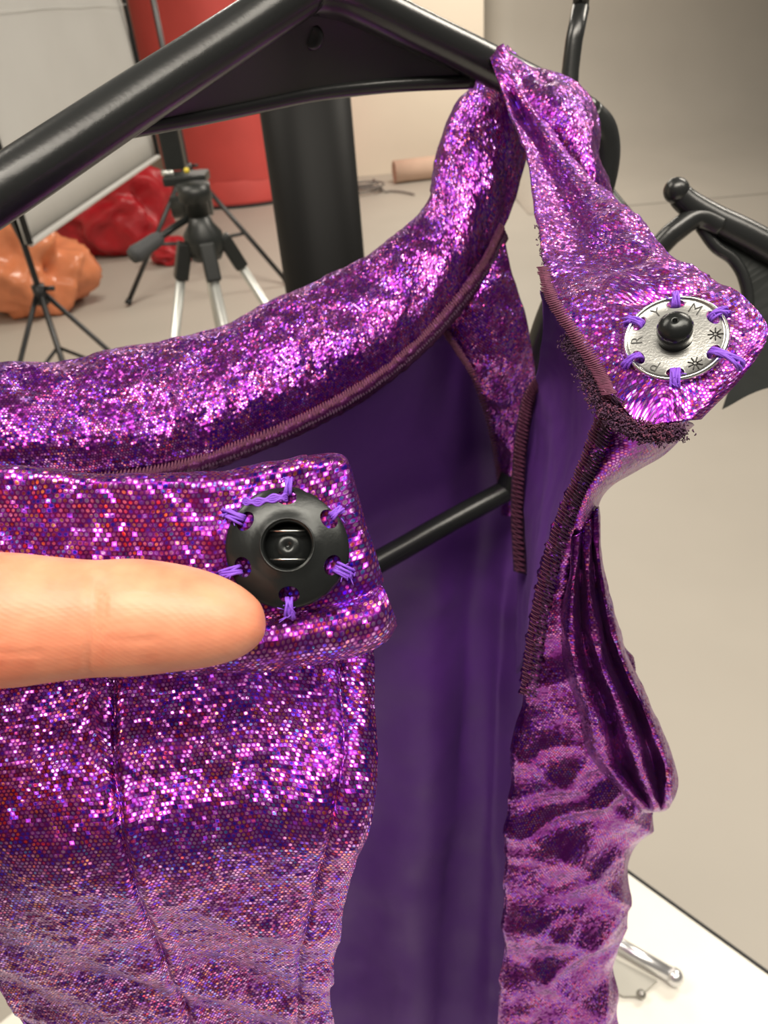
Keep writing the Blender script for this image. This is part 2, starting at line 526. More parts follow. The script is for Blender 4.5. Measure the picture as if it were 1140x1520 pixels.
jz = W(60, 437, 2.75)
light_stand((jz.x, jz.y), jz.z, 1.78, [(jz.x - 0.28, jz.y - 0.40), (jz.x + 0.17, jz.y - 0.42), (jz.x + 0.5, jz.y - 0.05)],
            'black light stand under the softbox beside the orange bag', brace_z=jz.z - 0.2)
c2 = at_y(278, 252, 4.95)
light_stand((c2.x, c2.y), c2.z, 1.9, [(-1.42, 4.576), (-0.464, 4.72), (-1.0, 5.6)],
            'black light stand with wide braced legs behind the silver tripod', brace_z=0.24, r=0.016, leg_r=0.014)

# white pole
pb = on_z(233, 325)
t = thing('support_pole', tuple(pb), 'slim white support pole standing between the softbox and the red tent', 'pole')
tube('pole', [pb + Vector((0, 0, 0.02)), pb + Vector((-0.02, 0, 1.7))], 0.026, M_TABLE, t, 14)
bm = lathe_bm([(0, 0), (0.07, 0), (0.07, 0.012), (0.03, 0.03), (0.0, 0.03)], 24, Matrix.Translation(pb)); from_bm('foot', bm, M_BLKF, t)


# crumpled bags
def crumple(name, c, s, seed, mat, label, cat):
    bm = bmesh.new(); bmesh.ops.create_icosphere(bm, subdivisions=5, radius=1)
    for v in bm.verts:
        p = v.co.copy(); o = Vector((seed, seed * 2.1, 0))
        k = 0.9 + 0.30 * noise.noise(p * 1.3 + o) - 0.45 * abs(noise.noise(p * 1.6 + o)) - 0.16 * abs(noise.noise(p * 3.6 + o * 1.7)) - 0.04 * abs(noise.noise(p * 9 + o)) + 0.25
        p = p * k
        if p.z < -0.75: p.z = -0.75 + (p.z + 0.75) * 0.1
        v.co = Vector((p.x * s[0], p.y * s[1], p.z * s[2]))
    zmin = min(v.co.z for v in bm.verts)
    bm.transform(Matrix.Translation((c[0], c[1], c[2] - zmin)))
    tag(from_bm(name, bm, mat), label, cat)


pc = on_z(62, 468)
crumple('plastic_bag', (pc.x - 0.06, pc.y + 0.12, 0), (0.34, 0.26, 0.30), 3.3, M_ORNG, 'crumpled glossy orange plastic bag on the floor behind the softbox', 'bag')
pc = on_z(165, 385)
crumple('fabric_bundle', (pc.x + 0.02, pc.y + 0.25, 0), (0.42, 0.3, 0.36), 8.1, M_CRIM, 'crimson satin cloth bundle heaped on the floor between orange bag and red tent', 'cloth')
crumple('fabric_scrap', (pc.x + 0.50, pc.y - 0.22, 0), (0.15, 0.12, 0.09), 5.4, M_CRIM, 'small crimson cloth scrap on the floor beside the crimson bundle', 'cloth')

# paper tube and cable by the pier
p0 = on_z(640, 285); p1 = Vector((xr - 0.30, 7.72, 0.07))
t = thing('cardboard_tube', tuple(p1 - Vector((0, 0, 0.07))), 'pinkish cardboard tube lying on the floor along the pier', 'tube')
pa = on_z(586, 272); pa.z = 0.095; pa2 = pa + Vector((0.75, 0.12, 0.0))
bm = bmesh.new(); add_tube(bm, [pa, pa2], 0.095, 28, caps=False); o = from_bm('tube_wall', bm, M_CARD, t)
md = o.modifiers.new('s', 'SOLIDIFY'); md.thickness = 0.012; md.offset = -1
tube('tube_core', [pa + (pa2 - pa) * 0.02, pa2], 0.07, M_CARD, t, 20)
pc = on_z(545, 287); bm = bmesh.new(); pts = []
for k in range(90):
    a = k * 0.22; r = 0.10 + 0.03 * math.sin(k * 0.13)
    pts.append(pc + Vector((math.cos(a) * r * 1.2, math.sin(a) * r, 0.014 + 0.0009 * k)))
pts += [pc + Vector((0.15 + 0.04 * k, -0.05 - 0.02 * k * k * 0.3, 0.014)) for k in range(7)]
add_tube(bm, [Vector(p) for p in resample(np.array([list(p) for p in pts]), 260)], 0.0085, 8)
tag(from_bm('cable', bm, simple('grey_cable', (0.16, 0.14, 0.13), 0.5)), 'coiled grey cable lying on the floor at the foot of the pier', 'cable')

# photo tripod with pan head
TD = 1.35
apex = W(303, 358, TD)
t = thing('camera_tripod', (apex.x, apex.y, 0), 'silver-legged photo tripod with black pan head and grip', 'tripod')
Z = Vector((0, 0, 1))
bm = lathe_bm([(0, -0.03), (0.026, -0.03), (0.034, -0.012), (0.034, 0.014), (0.022, 0.03), (0.016, 0.05), (0, 0.05)], 28, Matrix.Translation(apex)); from_bm('shoulder', bm, BLACK_PL2, t)
for az, spread in ((200, 0.40), (285, 0.42), (20, 0.50)):
    d = Vector((math.cos(math.radians(az)), math.sin(math.radians(az)), 0))
    top = apex + d * 0.036 - Z * 0.004
    foot = Vector((apex.x, apex.y, 0.012)) + d * spread
    ax = (foot - top).normalized()
    lg = tube('leg', [top + ax * 0.05, top + ax * 0.50, foot - ax * 0.01], [0.0085, 0.0085, 0.006], M_ALU, t, 14)
    bm = bmesh.new(); R = frame_from(ax, d)
    add_box(bm, top + ax * 0.024, (0.026, 0.024, 0.064), R, 0.004); from_bm('leg_clamp', bm, BLACK_PL2, lg, smooth=False)
    tube('foot', [foot - ax * 0.03, foot], 0.010, M_BLKF, lg, 10)
    tube('clamp_ring', [top + ax * 0.48, top + ax * 0.52], 0.012, BLACK_PL2, lg, 14)
tube('centre_column', [apex - Z * 0.30, apex + Z * 0.07], 0.011, M_ALU, t, 14)
hp = W(285, 305, TD)
bm = lathe_bm([(0, 0), (0.02, 0), (0.02, 0.02), (0.028, 0.024), (0.028, 0.05), (0, 0.05)], 26, Matrix.Translation(apex + Z * 0.045)); from_bm('pan_base', bm, BLACK_PL2, t)
bm = bmesh.new(); add_box(bm, hp, (0.036, 0.034, 0.05), None, 0.008)
add_tube(bm, [hp + Vector((-0.034, 0, 0.0)), hp + Vector((0.034, 0, 0.0))], 0.019, 18); from_bm('tilt_head', bm, BLACK_PL2, t)
qp = W(277, 264, TD)
bm = bmesh.new(); add_box(bm, qp, (0.075, 0.055, 0.016), None, 0.004); from_bm('mounting_plate', bm, BLACK_PL2, t, smooth=False)
tube('plate_lever', [W(240, 257, TD - .02), W(257, 257, TD - .02)], 0.005, M_ALU, t, 8)
bm = bmesh.new(); bmesh.ops.create_uvsphere(bm, u_segments=12, v_segments=8, radius=0.005, matrix=Matrix.Translation(W(277, 253, TD - .03)))
from_bm('bubble_level', bm, simple('yellow_level', (0.7, 0.55, 0.05), 0.3), t)
bp = W(254, 215, TD); bt = W(238, 130, TD)
bm = bmesh.new(); ax = (bt - bp)
add_box(bm, (bp + bt) / 2 + Z * -0.01, (0.036, 0.03, ax.length + 0.05), frame_from(Z, Vector((0, 1, 0))), 0.004); from_bm('bracket_post', bm, BLACK_PL2, t, smooth=False)
box('bracket_head', W(272, 172, TD), (0.07, 0.04, 0.022), BLACK_PL2, t, None, 0.004)
hpts = [W(290, 318, TD), W(262, 335, TD - 0.03), W(238, 352, TD - 0.05), W(196, 381, TD - 0.08)]
tube('pan_handle', resample(np.array([list(p) for p in hpts[:3]]), 8), 0.006, BLACK_PL2, t, 10)
tube('grip', resample(np.array([list(p) for p in hpts[2:]]), 8), [0.010, 0.0125, 0.013, 0.013, 0.0135, 0.014, 0.015, 0.012], simple('foam_grip', (0.05, 0.052, 0.055), 0.7), t, 14)

# white table
TZ = 0.74
E0 = on_z(600, 1055, TZ); E1 = on_z(1140, 1445, TZ)
ed = (E1 - E0).normalized(); inn = Vector((ed.y, -ed.x, 0))
if inn.dot(Vector((-1, -1, 0))) < 0: inn = -inn
T0 = E0 - ed * 0.02; T1 = E0 + ed * 1.25
ctr = (T0 + T1) / 2 + inn * 0.36
RT = Matrix((ed, inn.cross(ed) * 0 + Vector((-ed.y, ed.x, 0)), Z)).transposed()
t = thing('table', (ctr.x, ctr.y, 0), 'white laminate table below the hanging leotard', 'table')
box('table_top', (ctr.x, ctr.y, TZ - 0.0125), (1.27, 0.72, 0.025), M_TABLE, t, RT, 0.003)
box('edge_band', tuple((T0 + T1) / 2 - inn * 0.0012 + Vector((0, 0, -0.0125))), (1.25, 0.003, 0.026), M_BLKF, t, RT, 0.001)
for a in (-0.58, 0.58):
    for b in (-0.31, 0.31):
        q = ctr + ed * a + Vector((-ed.y, ed.x, 0)) * b
        box('leg', (q.x, q.y, TZ / 2 - 0.012), (0.04, 0.04, TZ - 0.026), M_TABLE, t, RT, 0.003)
# metal latch lying on the table
lp = [on_z(px, py, TZ + 0.003) for px, py in ((880, 1385), (1000, 1455))]
t = thing('metal_clip', tuple(on_z(955, 1440, TZ)), 'chrome clip bar with grey plate lying on the white table', 'clip')
lp = [q + Vector((0, 0, 0.006)) for q in lp]
M_CHR = simple('chrome', (0.75, 0.75, 0.76), 0.3, 0.9)
bm = bmesh.new(); add_tube(bm, [lp[0], lp[1]], 0.0062, 14); bmesh.ops.create_uvsphere(bm, u_segments=14, v_segments=8, radius=0.0075, matrix=Matrix.Translation(lp[1]))
from_bm('bar', bm, M_CHR, t)
bm = bmesh.new(); q = [on_z(px, py, TZ + 0.0045) for px, py in ((870, 1400), (976, 1455), (950, 1478), (925, 1478), (870, 1450))]
vv = [bm.verts.new(p) for p in q]; ff = bm.faces.new(vv)
ex = bmesh.ops.extrude_face_region(bm, geom=[ff]); bmesh.ops.translate(bm, verts=[g for g in ex['geom'] if isinstance(g, bmesh.types.BMVert)], vec=(0, 0, -0.004))
from_bm('plate', bm, simple('grey_plate', (0.36, 0.35, 0.31), 0.4), t, smooth=False)
bm = bmesh.new(); bmesh.ops.create_uvsphere(bm, u_segments=12, v_segments=8, radius=0.004, matrix=Matrix.Translation(on_z(952, 1476, TZ + 0.005))); from_bm('rivet', bm, simple('dull_steel', (0.3, 0.29, 0.27), 0.35, 0.9), t)

# ------------------------------------------------------------------ black garment stand with two arms
post = W(466, 270, 0.70)
RAILZ = 1.60
t = thing('garment_stand', (post.x, post.y, 0), 'thick black round post of the garment stand behind the hanger', 'stand')
bm = bmesh.new(); add_tube(bm, [(post.x, post.y, 0.02), (post.x, post.y, 0.8), (post.x, post.y, RAILZ + 0.02)], 0.040, 40); from_bm('post', bm, simple('black_coated_post', (0.004, 0.004, 0.004), 0.5, **{'Specular IOR Level': 0.15}), t)
bm = lathe_bm([(0, 0), (0.11, 0), (0.11, 0.012), (0.06, 0.03), (0, 0.03)], 40, Matrix.Translation((post.x, post.y, 0))); from_bm('base_plate', bm, M_BLKM, t)
ap = W(456, -25, 0.200)
h2 = W(872, -60, 0.300)
for e in (Vector((ap.x, ap.y, RAILZ)), Vector((h2.x, h2.y, RAILZ))):
    s = Vector((post.x, post.y, RAILZ)); e2 = e + (e - s).normalized() * 0.04
    tube('arm', [s, e2], 0.008, M_BLKM, t, 14)


def hook(bm, base, r, dirv, top, rail_r=0.008):
    """rod up from base, then a crook over a rail whose axis is at height top"""
    R_ = rail_r + r + 0.001
    side = Vector(dirv); side.z = 0; side.normalize()
    pts = [base, base.lerp(Vector((base.x, base.y, top)), 0.6)]
    c = Vector((base.x, base.y, top))
    for k in range(9):
        a = math.radians(180 - k * 28)
        pts.append(c + side * (math.cos(a) * R_) + Vector((0, 0, math.sin(a) * R_)))
    add_tube(bm, [Vector(p) for p in resample(np.array([list(p) for p in pts]), 60)], r, 12)


# ------------------------------------------------------------------ the hanger that carries the leotard
t = thing('coat_hanger', tuple(ap), 'black tubular plastic hanger carrying the purple leotard', 'hanger', 'black plastic hangers')
armL = path([(-330, 480, .150), (-180, 395, .150), (0, 283, .160), (200, 150, .178), (350, 52, .192), (455, -18, .200)], 60)
tube('arm', armL, 0.0060, BLACK_PL, t, 28)
armR = path([(455, -18, .200), (520, -2, .214), (620, 46, .232), (725, 96, .250), (820, 143, .265), (870, 172, .272)], 60)
tube('arm', armR, 0.0060, BLACK_PL, t, 28)
endR = path([(870, 172, .272), (893, 200, .277), (893, 260, .285), (860, 370, .298), (812, 480, .312), (780, 590, .327), (765, 680, .338), (752, 728, .345)], 60)
tube('end_bend', endR, list(np.linspace(0.0060, 0.0050, 60)), BLACK_PL, t, 24)
bar = path([(752, 728, .345), (660, 778, .335), (565, 832, .325), (300, 975, .295), (-120, 1180, .255)], 60)
tube('trouser_bar', bar, 0.0050, BLACK_PL, t, 24)
endL = path([(-330, 480, .150), (-420, 560, .150), (-430, 760, .175), (-330, 1000, .215), (-120, 1180, .255)], 50)
tube('end_bend', endL, list(np.linspace(0.0060, 0.0050, 50)), BLACK_PL, t, 24)
# flat web between the arms, a rib along its lower edge, a moulding boss
topE = resample(np.array([(180, 180, .179), (300, 100, .189), (400, 30, .197), (456, -5, .203), (520, 10, .216), (600, 48, .231), (690, 100, .247)]), 40)
botE = resample(np.array([(165, 196, .181), (300, 172, .200), (400, 152, .215), (460, 140, .224), (530, 131, .233), (600, 125, .240), (700, 121, .251)]), 40)
rows = [[(*(a * (1 - s) + b * s)[:2], (a * (1 - s) + b * s)[2] + 0.001) for a, b in zip(topE, botE)] for s in np.linspace(0, 1, 6)]
o, _ = cloth('web', rows, BLACK_PL2, t, 60, 12, thick=0.003)
tube('web_rib', path([tuple(p) for p in botE], 60), 0.0022, BLACK_PL, t, 12)
bc = W(463, 55, .2125); Rb = frame_from(CAMV - bc, CY)
bm = lathe_bm([(0, 0.0016), (0.0016, 0.0012), (0.0024, 0.0018), (0.0032, 0.0006), (0.0034, -0.002)], 28, Matrix.Translation(bc) @ Rb.to_4x4()); from_bm('boss', bm, BLACK_PL2, t)
bm = bmesh.new(); hook(bm, ap, 0.0028, (ap - post), RAILZ); from_bm('hook', bm, BLACK_PL, t)

# ------------------------------------------------------------------ second hanger
t = thing('coat_hanger', tuple(W(845, 170, .30)), 'empty black hanger with knobbed notch on the other arm of the stand', 'hanger', 'black plastic hangers')
hp_ = path([(852, 60, .302), (846, 115, .305), (848, 180, .308), (880, 260, .312), (935, 330, .312)], 40)
bm = bmesh.new(); hb = W(862, 10, .300)
hook(bm, hb, 0.0032, (hb - post), RAILZ); add_tube(bm, [hb] + hp_[::4] + [hp_[-1]], 0.0034, 14); from_bm('hook', bm, BLACK_PL, t)
tube('notch_arm', path([(935, 330, .312), (965, 372, .310), (1000, 345, .306), (1036, 322, .304), (1070, 335, .304)], 40), 0.0044, BLACK_PL, t, 16)
bm = bmesh.new(); kp = path([(1004, 284, .303), (1022, 302, .304), (1060, 325, .305), (1110, 350, .306), (1200, 400, .308), (1420, 520, .312)], 60)
add_tube(bm, kp, [0.0042, 0.0043] + [0.0046] * 3 + list(np.linspace(0.0048, 0.0066, 55)), 20)
bmesh.ops.create_uvsphere(bm, u_segments=20, v_segments=12, radius=0.0050, matrix=Matrix.Translation(W(1004, 283, .302))); from_bm('arm', bm, BLACK_PL, t)
up_ = resample(np.array([(1040, 330, .307), (1120, 365, .308), (1200, 415, .309), (1420, 535, .313)]), 24)
lo_ = resample(np.array([(1040, 336, .3065), (1062, 366, .307), (1088, 385, .308), (1105, 415, .309), (1110, 460, .311), (1095, 540, .313)]), 24)
bo_ = resample(np.array([(1072, 608, .314), (1140, 576, .314), (1260, 560, .314), (1420, 560, .314)]), 24)
pts = [W(*p) for p in lo_] + [W(*p) for p in bo_] + [W(*p) for p in up_[::-1]]
bm = bmesh.new(); ff = bm.faces.new([bm.verts.new(p) for p in pts])
ex = bmesh.ops.extrude_face_region(bm, geom=[ff]); dv = (pts[10] - CAMV).normalized() * 0.005
bmesh.ops.translate(bm, verts=[g for g in ex['geom'] if isinstance(g, bmesh.types.BMVert)], vec=dv)
bmesh.ops.triangulate(bm, faces=[f for f in bm.faces if len(f.verts) > 4])
from_bm('web', bm, BLACK_PL2, t, smooth=False)
tube('web_rib', [W(*p) for p in lo_], 0.0024, BLACK_PL, t, 12)

# ------------------------------------------------------------------ the leotard
leo = thing('leotard', tuple(W(450, 800, .2)), 'purple holographic leotard with open collar hanging on the black hanger', 'leotard')


def lerp3(a, b, t): return tuple(a[i] * (1 - t) + b[i] * t for i in range(3))


# -- back half of the stand collar, rising to the hanger arm
ctop = [(-160, 575), (0, 540), (100, 532), (200, 516), (300, 490), (400, 450), (480, 412), (560, 372), (612, 334), (634, 288), (646, 235), (664, 178), (696, 130), (728, 92)]
cbot = [(-160, 745), (0, 725), (130, 722), (250, 704), (350, 672), (450, 630), (530, 586), (600, 534), (660, 475), (715, 405), (746, 345), (768, 285), (783, 210), (776, 120)]
cdep = [.180, .190, .202, .214, .226, .238, .248, .257, .264, .269, .271, .270, .266, .260]
rows = []
for s, bulge in ((0.0, 7.0), (0.05, 2.6), (0.15, -0.5), (0.33, -4.5), (0.52, -7.2), (0.70, -7.6), (0.86, -5.0), (1.0, -1.0)):
    r = []
    for k in range(14):
        a, b, d = ctop[k], cbot[k], cdep[k]
        fold = max(0, (k - 8) / 5) * 0.016 * max(0, s - 0.35)
        r.append((a[0] * (1 - s) + b[0] * s, a[1] * (1 - s) + b[1] * s, d + bulge / 1000 + fold))
    rows.append(r)


def d_collar(u, v, p):
    return 0.0012 * fbm(p, 0.035) + 0.0006 * fbm(p, 0.12) + 0.0007 * math.sin(u * 34 + 3 * v) * (1 - v) * (u < 0.7)


cloth('collar_back', rows, HOLO_FAR, leo, 320, 90, d_collar)

# -- collar end wrapped over the hanger arm and turned forward, with its pointed tip
sec = [((724, 76, .2445), (746, 66, .2445)), ((738, 118, .238), (770, 120, .238)), ((758, 165, .228), (806, 180, .224)),
       ((776, 215, .212), (852, 238, .207)), ((790, 285, .193), (908, 290, .187)), ((800, 345, .176), (962, 342, .170)),
       ((810, 405, .162), (1012, 388, .157)), ((828, 450, .152), (1060, 418, .1475)), ((862, 505, .144), (1100, 440, .1435)),
       ((898, 560, .1365), (1139, 492, .1365)), ((920, 600, .1315), (1104, 556, .1320)), ((950, 634, .1300), (1040, 622, .1300))]
rows = []
for a, b in sec:
    k = len(rows)
    r = []
    for s in (0, .04, .15, .35, .5, .65, .82, .95, 1.0):
        x, y, d = lerp3(a, b, s)
        roll = 0.006 * (max(0, (s - .82) / .18) ** 2) * (1 if 1 < k < 8 else 0.25)      # ridge on the outer side rolls away
        valley = 0.010 * math.exp(-((s - .32) / .24) ** 2) * (1 if 1 < k < 6 else .4 if k == 6 else 0)
        r.append((x, y, d + roll + valley))
    rows.append(r)


def d_strap(u, v, p):
    flat = 1 if v < 0.62 else 0.25
    x = (v - 0.655) / 0.022
    crease = -0.0022 * math.exp(-x * x) * math.exp(-((u - .62) / .26) ** 2)
    return (0.0011 * fbm(p, 0.045) + 0.0005 * fbm(p, 0.14)) * flat + crease


cloth('collar_strap', rows, HOLO, leo, 130, 260, d_strap)

# -- the knuckle of cloth bulging behind that strap
sec = [((734, 88, .2475), (752, 68, .250)), ((750, 140, .245), (800, 104, .247)), ((772, 190, .240), (848, 118, .240)),
       ((800, 235, .236), (878, 148, .234)), ((830, 270, .232), (888, 185, .230)), ((865, 300, .228), (892, 235, .228)), ((905, 320, .226), (915, 300, .226))]
rows = []
for a, b in sec:
    k = len(rows); am = (0.2, .6, 1, 1, .9, .6, .2)[k]
    rows.append([(*lerp3(a, b, s)[:2], lerp3(a, b, s)[2] + am * (-0.010 * math.sin(math.pi * min(1, s * 1.0)) + (0.010 * max(0, s - .85) / .15) + 0.004 * (s < .1))) for s in (0, .15, .35, .55, .75, .9, 1.0)])
cloth('collar_knuckle', rows, HOLO_FAR, leo, 60, 90, lambda u, v, p: 0.0012 * fbm(p, 0.08))

# -- back of the bodice seen from inside: plain jersey
rows = []
T = [(60, 730, .215), (250, 700, .222), (400, 648, .238), (530, 584, .254), (640, 488, .272), (705, 420, .280), (770, 560, .300), (830, 580, .30), (885, 575, .29)]
B_ = [(150, 1700, .48), (300, 1700, .49), (400, 1700, .50), (480, 1700, .50), (560, 1700, .50), (620, 1700, .50), (690, 1700, .50), (740, 1700, .50), (790, 1700, .48)]
mid = {}
R1 = [(80, 800, .25), (250, 800, .27), (390, 790, .29), (510, 770, .315), (620, 740, .34), (690, 720, .356), (750, 730, .360), (800, 740, .35), (838, 745, .33)]
R2 = [(90, 950, .30), (260, 950, .32), (390, 940, .34), (510, 930, .372), (620, 920, .392), (690, 915, .400), (735, 915, .405), (775, 910, .395), (800, 910, .37)]
R3 = [(110, 1150, .35), (270, 1150, .37), (395, 1150, .40), (510, 1150, .425), (610, 1150, .432), (680, 1150, .436), (725, 1150, .45), (765, 1150, .44), (790, 1150, .42)]
R4 = [(130, 1400, .41), (290, 1400, .43), (400, 1400, .45), (490, 1400, .475), (580, 1400, .472), (650, 1400, .470), (710, 1400, .49), (760, 1400, .48), (790, 1400, .46)]


def d_lin(u, v, p):
    return 0.007 * math.sin(u * 24 + 1.5 * math.sin(v * 3)) * min(1, v * 2.2) + 0.004 * fbm(p, 0.018) * min(1, v * 3)


cloth('bodice_back', [T, R1, R2, R3, R4, B_], HOLO_FAR, leo, 150, 150, d_lin, second=LINING)

# -- sides that join the fronts to the back, plain side inwards
for fr, bk in (([(-300, 800, .150), (-320, 1000, .145), (-270, 1180, .138), (-150, 1320, .143), (-25, 1440, .163), (52, 1545, .186), (90, 1650, .206)],
                [(60, 760, .225), (90, 950, .305), (110, 1150, .355), (130, 1300, .39), (130, 1400, .415), (145, 1550, .45), (150, 1700, .48)]),
               ([(862, 745, .182), (868, 860, .195), (890, 960, .210), (925, 1080, .226), (925, 1190, .242), (905, 1300, .256), (890, 1450, .272), (885, 1650, .295)],
                [(836, 748, .33), (802, 905, .37), (795, 1000, .39), (790, 1150, .42), (790, 1270, .44), (788, 1400, .46), (788, 1550, .47), (788, 1700, .48)])):
    rows = [[lerp3(a, b, q) for q in np.linspace(0, 1, 5)] for a, b in zip(fr, bk)]
    ms = (HOLO_FAR, LINING) if fr[0][0] < 0 else (LINING, HOLO_FAR)
    cloth('side_panel', rows, ms[0], leo, 40, 80, lambda u, v, p: 0.0015 * fbm(p, 0.03), second=ms[1])

# -- back neck facing strip hanging below the collar
Lq = [(652, 482, .276), (668, 505, .276), (700, 555, .284), (724, 620, .310), (738, 680, .336), (743, 735, .356), (745, 765, .362)]
Rq = [(745, 350, .270), (762, 410, .272), (790, 520, .284), (790, 580, .300), (776, 650, .318), (770, 720, .345), (768, 765, .360)]
rows = [[lerp3(a, b, s)[:2] + (lerp3(a, b, s)[2] - 0.006 * math.sin(math.pi * s),) for s in np.linspace(0, 1, 6)] for a, b in zip(Lq, Rq)]
cloth('facing_strip', rows, HOLO_FAR, leo, 60, 130, lambda u, v, p: 0.0012 * fbm(p, 0.07))

# -- inside of the right front, between the serged edge and the front edge
Lq = [(804, 432, .175), (806, 490, .215), (800, 545, .245), (792, 580, .262), (780, 640, .275), (775, 690, .283), (774, 740, .29), (772, 860, .305), (768, 1000, .32)]
Rq = [(835, 455, .160), (872, 505, .160), (892, 560, .160), (892, 600, .160), (888, 640, .162), (862, 710, .172), (832, 780, .182), (800, 880, .195), (785, 960, .21)]
rows = [[lerp3(a, b, s)[:2] + (lerp3(a, b, s)[2] + 0.02 * math.sin(math.pi * s),) for s in np.linspace(0, 1, 6)] for a, b in zip(Lq, Rq)]
cloth('front_lining', rows, LINING, leo, 60, 100, lambda u, v, p: 0.0015 * fbm(p, 0.04))

# -- right front of the bodice
LE = [(902, 585), (880, 640), (858, 705), (828, 775), (803, 860), (786, 945), (773, 1040), (762, 1140), (755, 1230), (750, 1310), (746, 1400), (745, 1520), (750, 1650)]
RE = [(1030, 630), (985, 672), (896, 732), (880, 790), (888, 850), (905, 930), (945, 1010), (985, 1095), (962, 1195), (926, 1292), (916, 1390), (905, 1520), (898, 1650)]
DP = [.1345, .143, .154, .166, .178, .190, .203, .215, .226, .236, .248, .266, .284]
rows = []
for a, b, d in zip(LE, RE, DP):
    rows.append([(a[0] * (1 - s) + b[0] * s, a[1] * (1 - s) + b[1] * s, d + dd) for s, dd in ((0, .004), (.05, .001), (.2, -.001), (.4, -.003), (.6, -.003), (.8, .0), (.93, .005), (1.0, .014))])


def d_rf(u, v, p):
    a = 0.0006 * fbm(p, 0.05)
    if v > 0.32:
        k = min(1, (v - .32) * 5); q = Vector((p[0], p[1], p[2]))
        n1 = noise.noise(Vector((q.x * .022 + 5, q.z * .030 + q.x * .025, 3.1)))
        n2 = noise.noise(Vector((q.x * .045 + 1, q.z * .060 - q.x * .03, q.y * .03 + 7.7)))
        a += k * (0.0060 * (0.5 - abs(n1) * 1.6) * (.3 + .7 * u) + 0.0030 * (0.4 - abs(n2) * 1.5))
    return a


cloth('front_panel_buckled', rows, HOLO_SATIN, leo, 150, 300, d_rf)

# -- armhole cloth falling in looped folds
A_ = [(862, 740), (872, 770), (880, 860), (888, 940), (900, 1030), (925, 1120), (960, 1192)]
LF = [(850, 800), (846, 850), (836, 920), (838, 985), (862, 1060), (876, 1120), (945, 1196)]
RF = [(888, 752), (890, 800), (908, 900), (936, 985), (978, 1075), (1004, 1150), (992, 1194)]
DF = [.164, .168, .176, .184, .193, .202, .210]
rows = []
prof_ = [(0, .007), (.06, .000), (.16, -.004), (.27, -.001), (.36, .005), (.46, -.001), (.56, -.006), (.66, -.003), (.74, .005), (.81, .001), (.89, -.005), (.96, -.002), (1.0, .004)]
for k, (a, b, d) in enumerate(zip(LF, RF, DF)):
    am = (.3, .5, .8, 1, 1.1, 1, .5)[k]
    rows.append([(a[0] * (1 - s) + b[0] * s, a[1] * (1 - s) + b[1] * s, d + dd * am * 0.85) for s, dd in prof_])
# the loop turns under at the bottom
rows.append([(x * .6 + 965 * .4, y + 8, d + .010) for x, y, d in rows[-1]])
cloth('armhole_fold', rows, HOLO_SATIN, leo, 170, 150, lambda u, v, p: 0.0005 * fbm(p, 0.09))

# -- left front of the bodice
RE = [(546, 925), (552, 985), (556, 1050), (557, 1120), (550, 1200), (530, 1280), (510, 1350), (498, 1410), (491, 1470), (498, 1540), (510, 1640)]
LE = [(-330, 985), (-320, 1050), (-300, 1110), (-270, 1180), (-220, 1250), (-150, 1320), (-80, 1390), (-25, 1440), (15, 1485), (52, 1545), (90, 1640)]
DP = [.1415, .1395, .1355, .1320, .1298, .1325, .1425, .1545, .1670, .1815, .2020]
rows = []
for a, b, d in zip(LE, RE, DP):
    rows.append([(a[0] * (1 - s) + b[0] * s, a[1] * (1 - s) + b[1] * s, d + dd) for s, dd in ((0, .004), (.15, .001), (.3, -.001), (.45, -.001), (.6, 0), (.75, 0), (.88, .001), (.97, .002), (1.0, .0045))])
SEAM = [(168, 1000), (170, 1080), (172, 1160), (182, 1240), (200, 1310), (225, 1390), (262, 1470), (290, 1540)]


def to_px(p):
    q = ROT.T @ (np.asarray(p) / 1000 - CAM)
    return 570 + q[0] / -q[2] * FPX, 760 - q[1] / -q[2] * FPX


_sy = [y for _, y in SEAM]; _sx = [x for x, _ in SEAM]


def d_lf(u, v, p):
    x, y = to_px(p)
    a = 0.0016 * fbm(p, 0.035) + 0.0003 * fbm(p, 0.2)
    g = (x - np.interp(y, _sy, _sx)) / 7.0
    a -= 0.0011 * math.exp(-g * g) + 0.0005 * math.exp(-((g - 2.2) / 1.2) ** 2) * -1
    e = (x - np.interp(y, [925, 1120, 1280, 1410, 1520], [500, 512, 480, 445, 440])) / 6.0
    a -= 0.0007 * math.exp(-e * e)
    if v > .45:
        k = min(1, (v - .45) * 4)
        a += k * 0.0026 * noise.noise(Vector((p[0] * .035, (p[2] + p[0] * .8) * .055, 2.0)))
    return a


cloth('front_panel_smooth', rows, HOLO, leo, 260, 260, d_lf)

# -- collar tab with the snap socket
colsT = [(-330, 695), (-150, 694), (0, 697), (130, 706), (250, 709), (335, 706), (400, 696), (455, 683), (490, 677), (508, 681), (516, 694)]
colsB = [(-330, 1020), (-150, 1010), (0, 1005), (130, 1003), (250, 1002), (335, 998), (400, 992), (470, 982), (530, 968), (568, 950), (584, 925)]
rows = []
for s, dd in ((0, .0035), (.03, .0005), (.08, 0), (.25, 0), (.45, 0), (.62, 0), (.74, .0010), (.80, -.0012), (.88, -.0022), (.95, -.0008), (1.0, .003)):
    r = []
    for k in range(11):
        a, b = colsT[k], colsB[k]
        x = a[0] * (1 - s) + b[0] * s + (10 * math.sin(math.pi * s) * -0.3 if k >= 8 else 0)
        d = .1150 - 0.0003 * k + 0.005 * (s - .4) * max(0, 1 - k / 6) + dd * min(1, .4 + k * .1) + (0.003 if k == 10 else 0.0004 if k == 9 else 0)
        r.append((x, a[1] * (1 - s) + b[1] * s, d))
    rows.append(r)


def d_tab(u, v, p):
    return (0.0008 * fbm(p, 0.05) + 0.0003 * fbm(p, 0.2)) * (1 if u < .7 else .35)


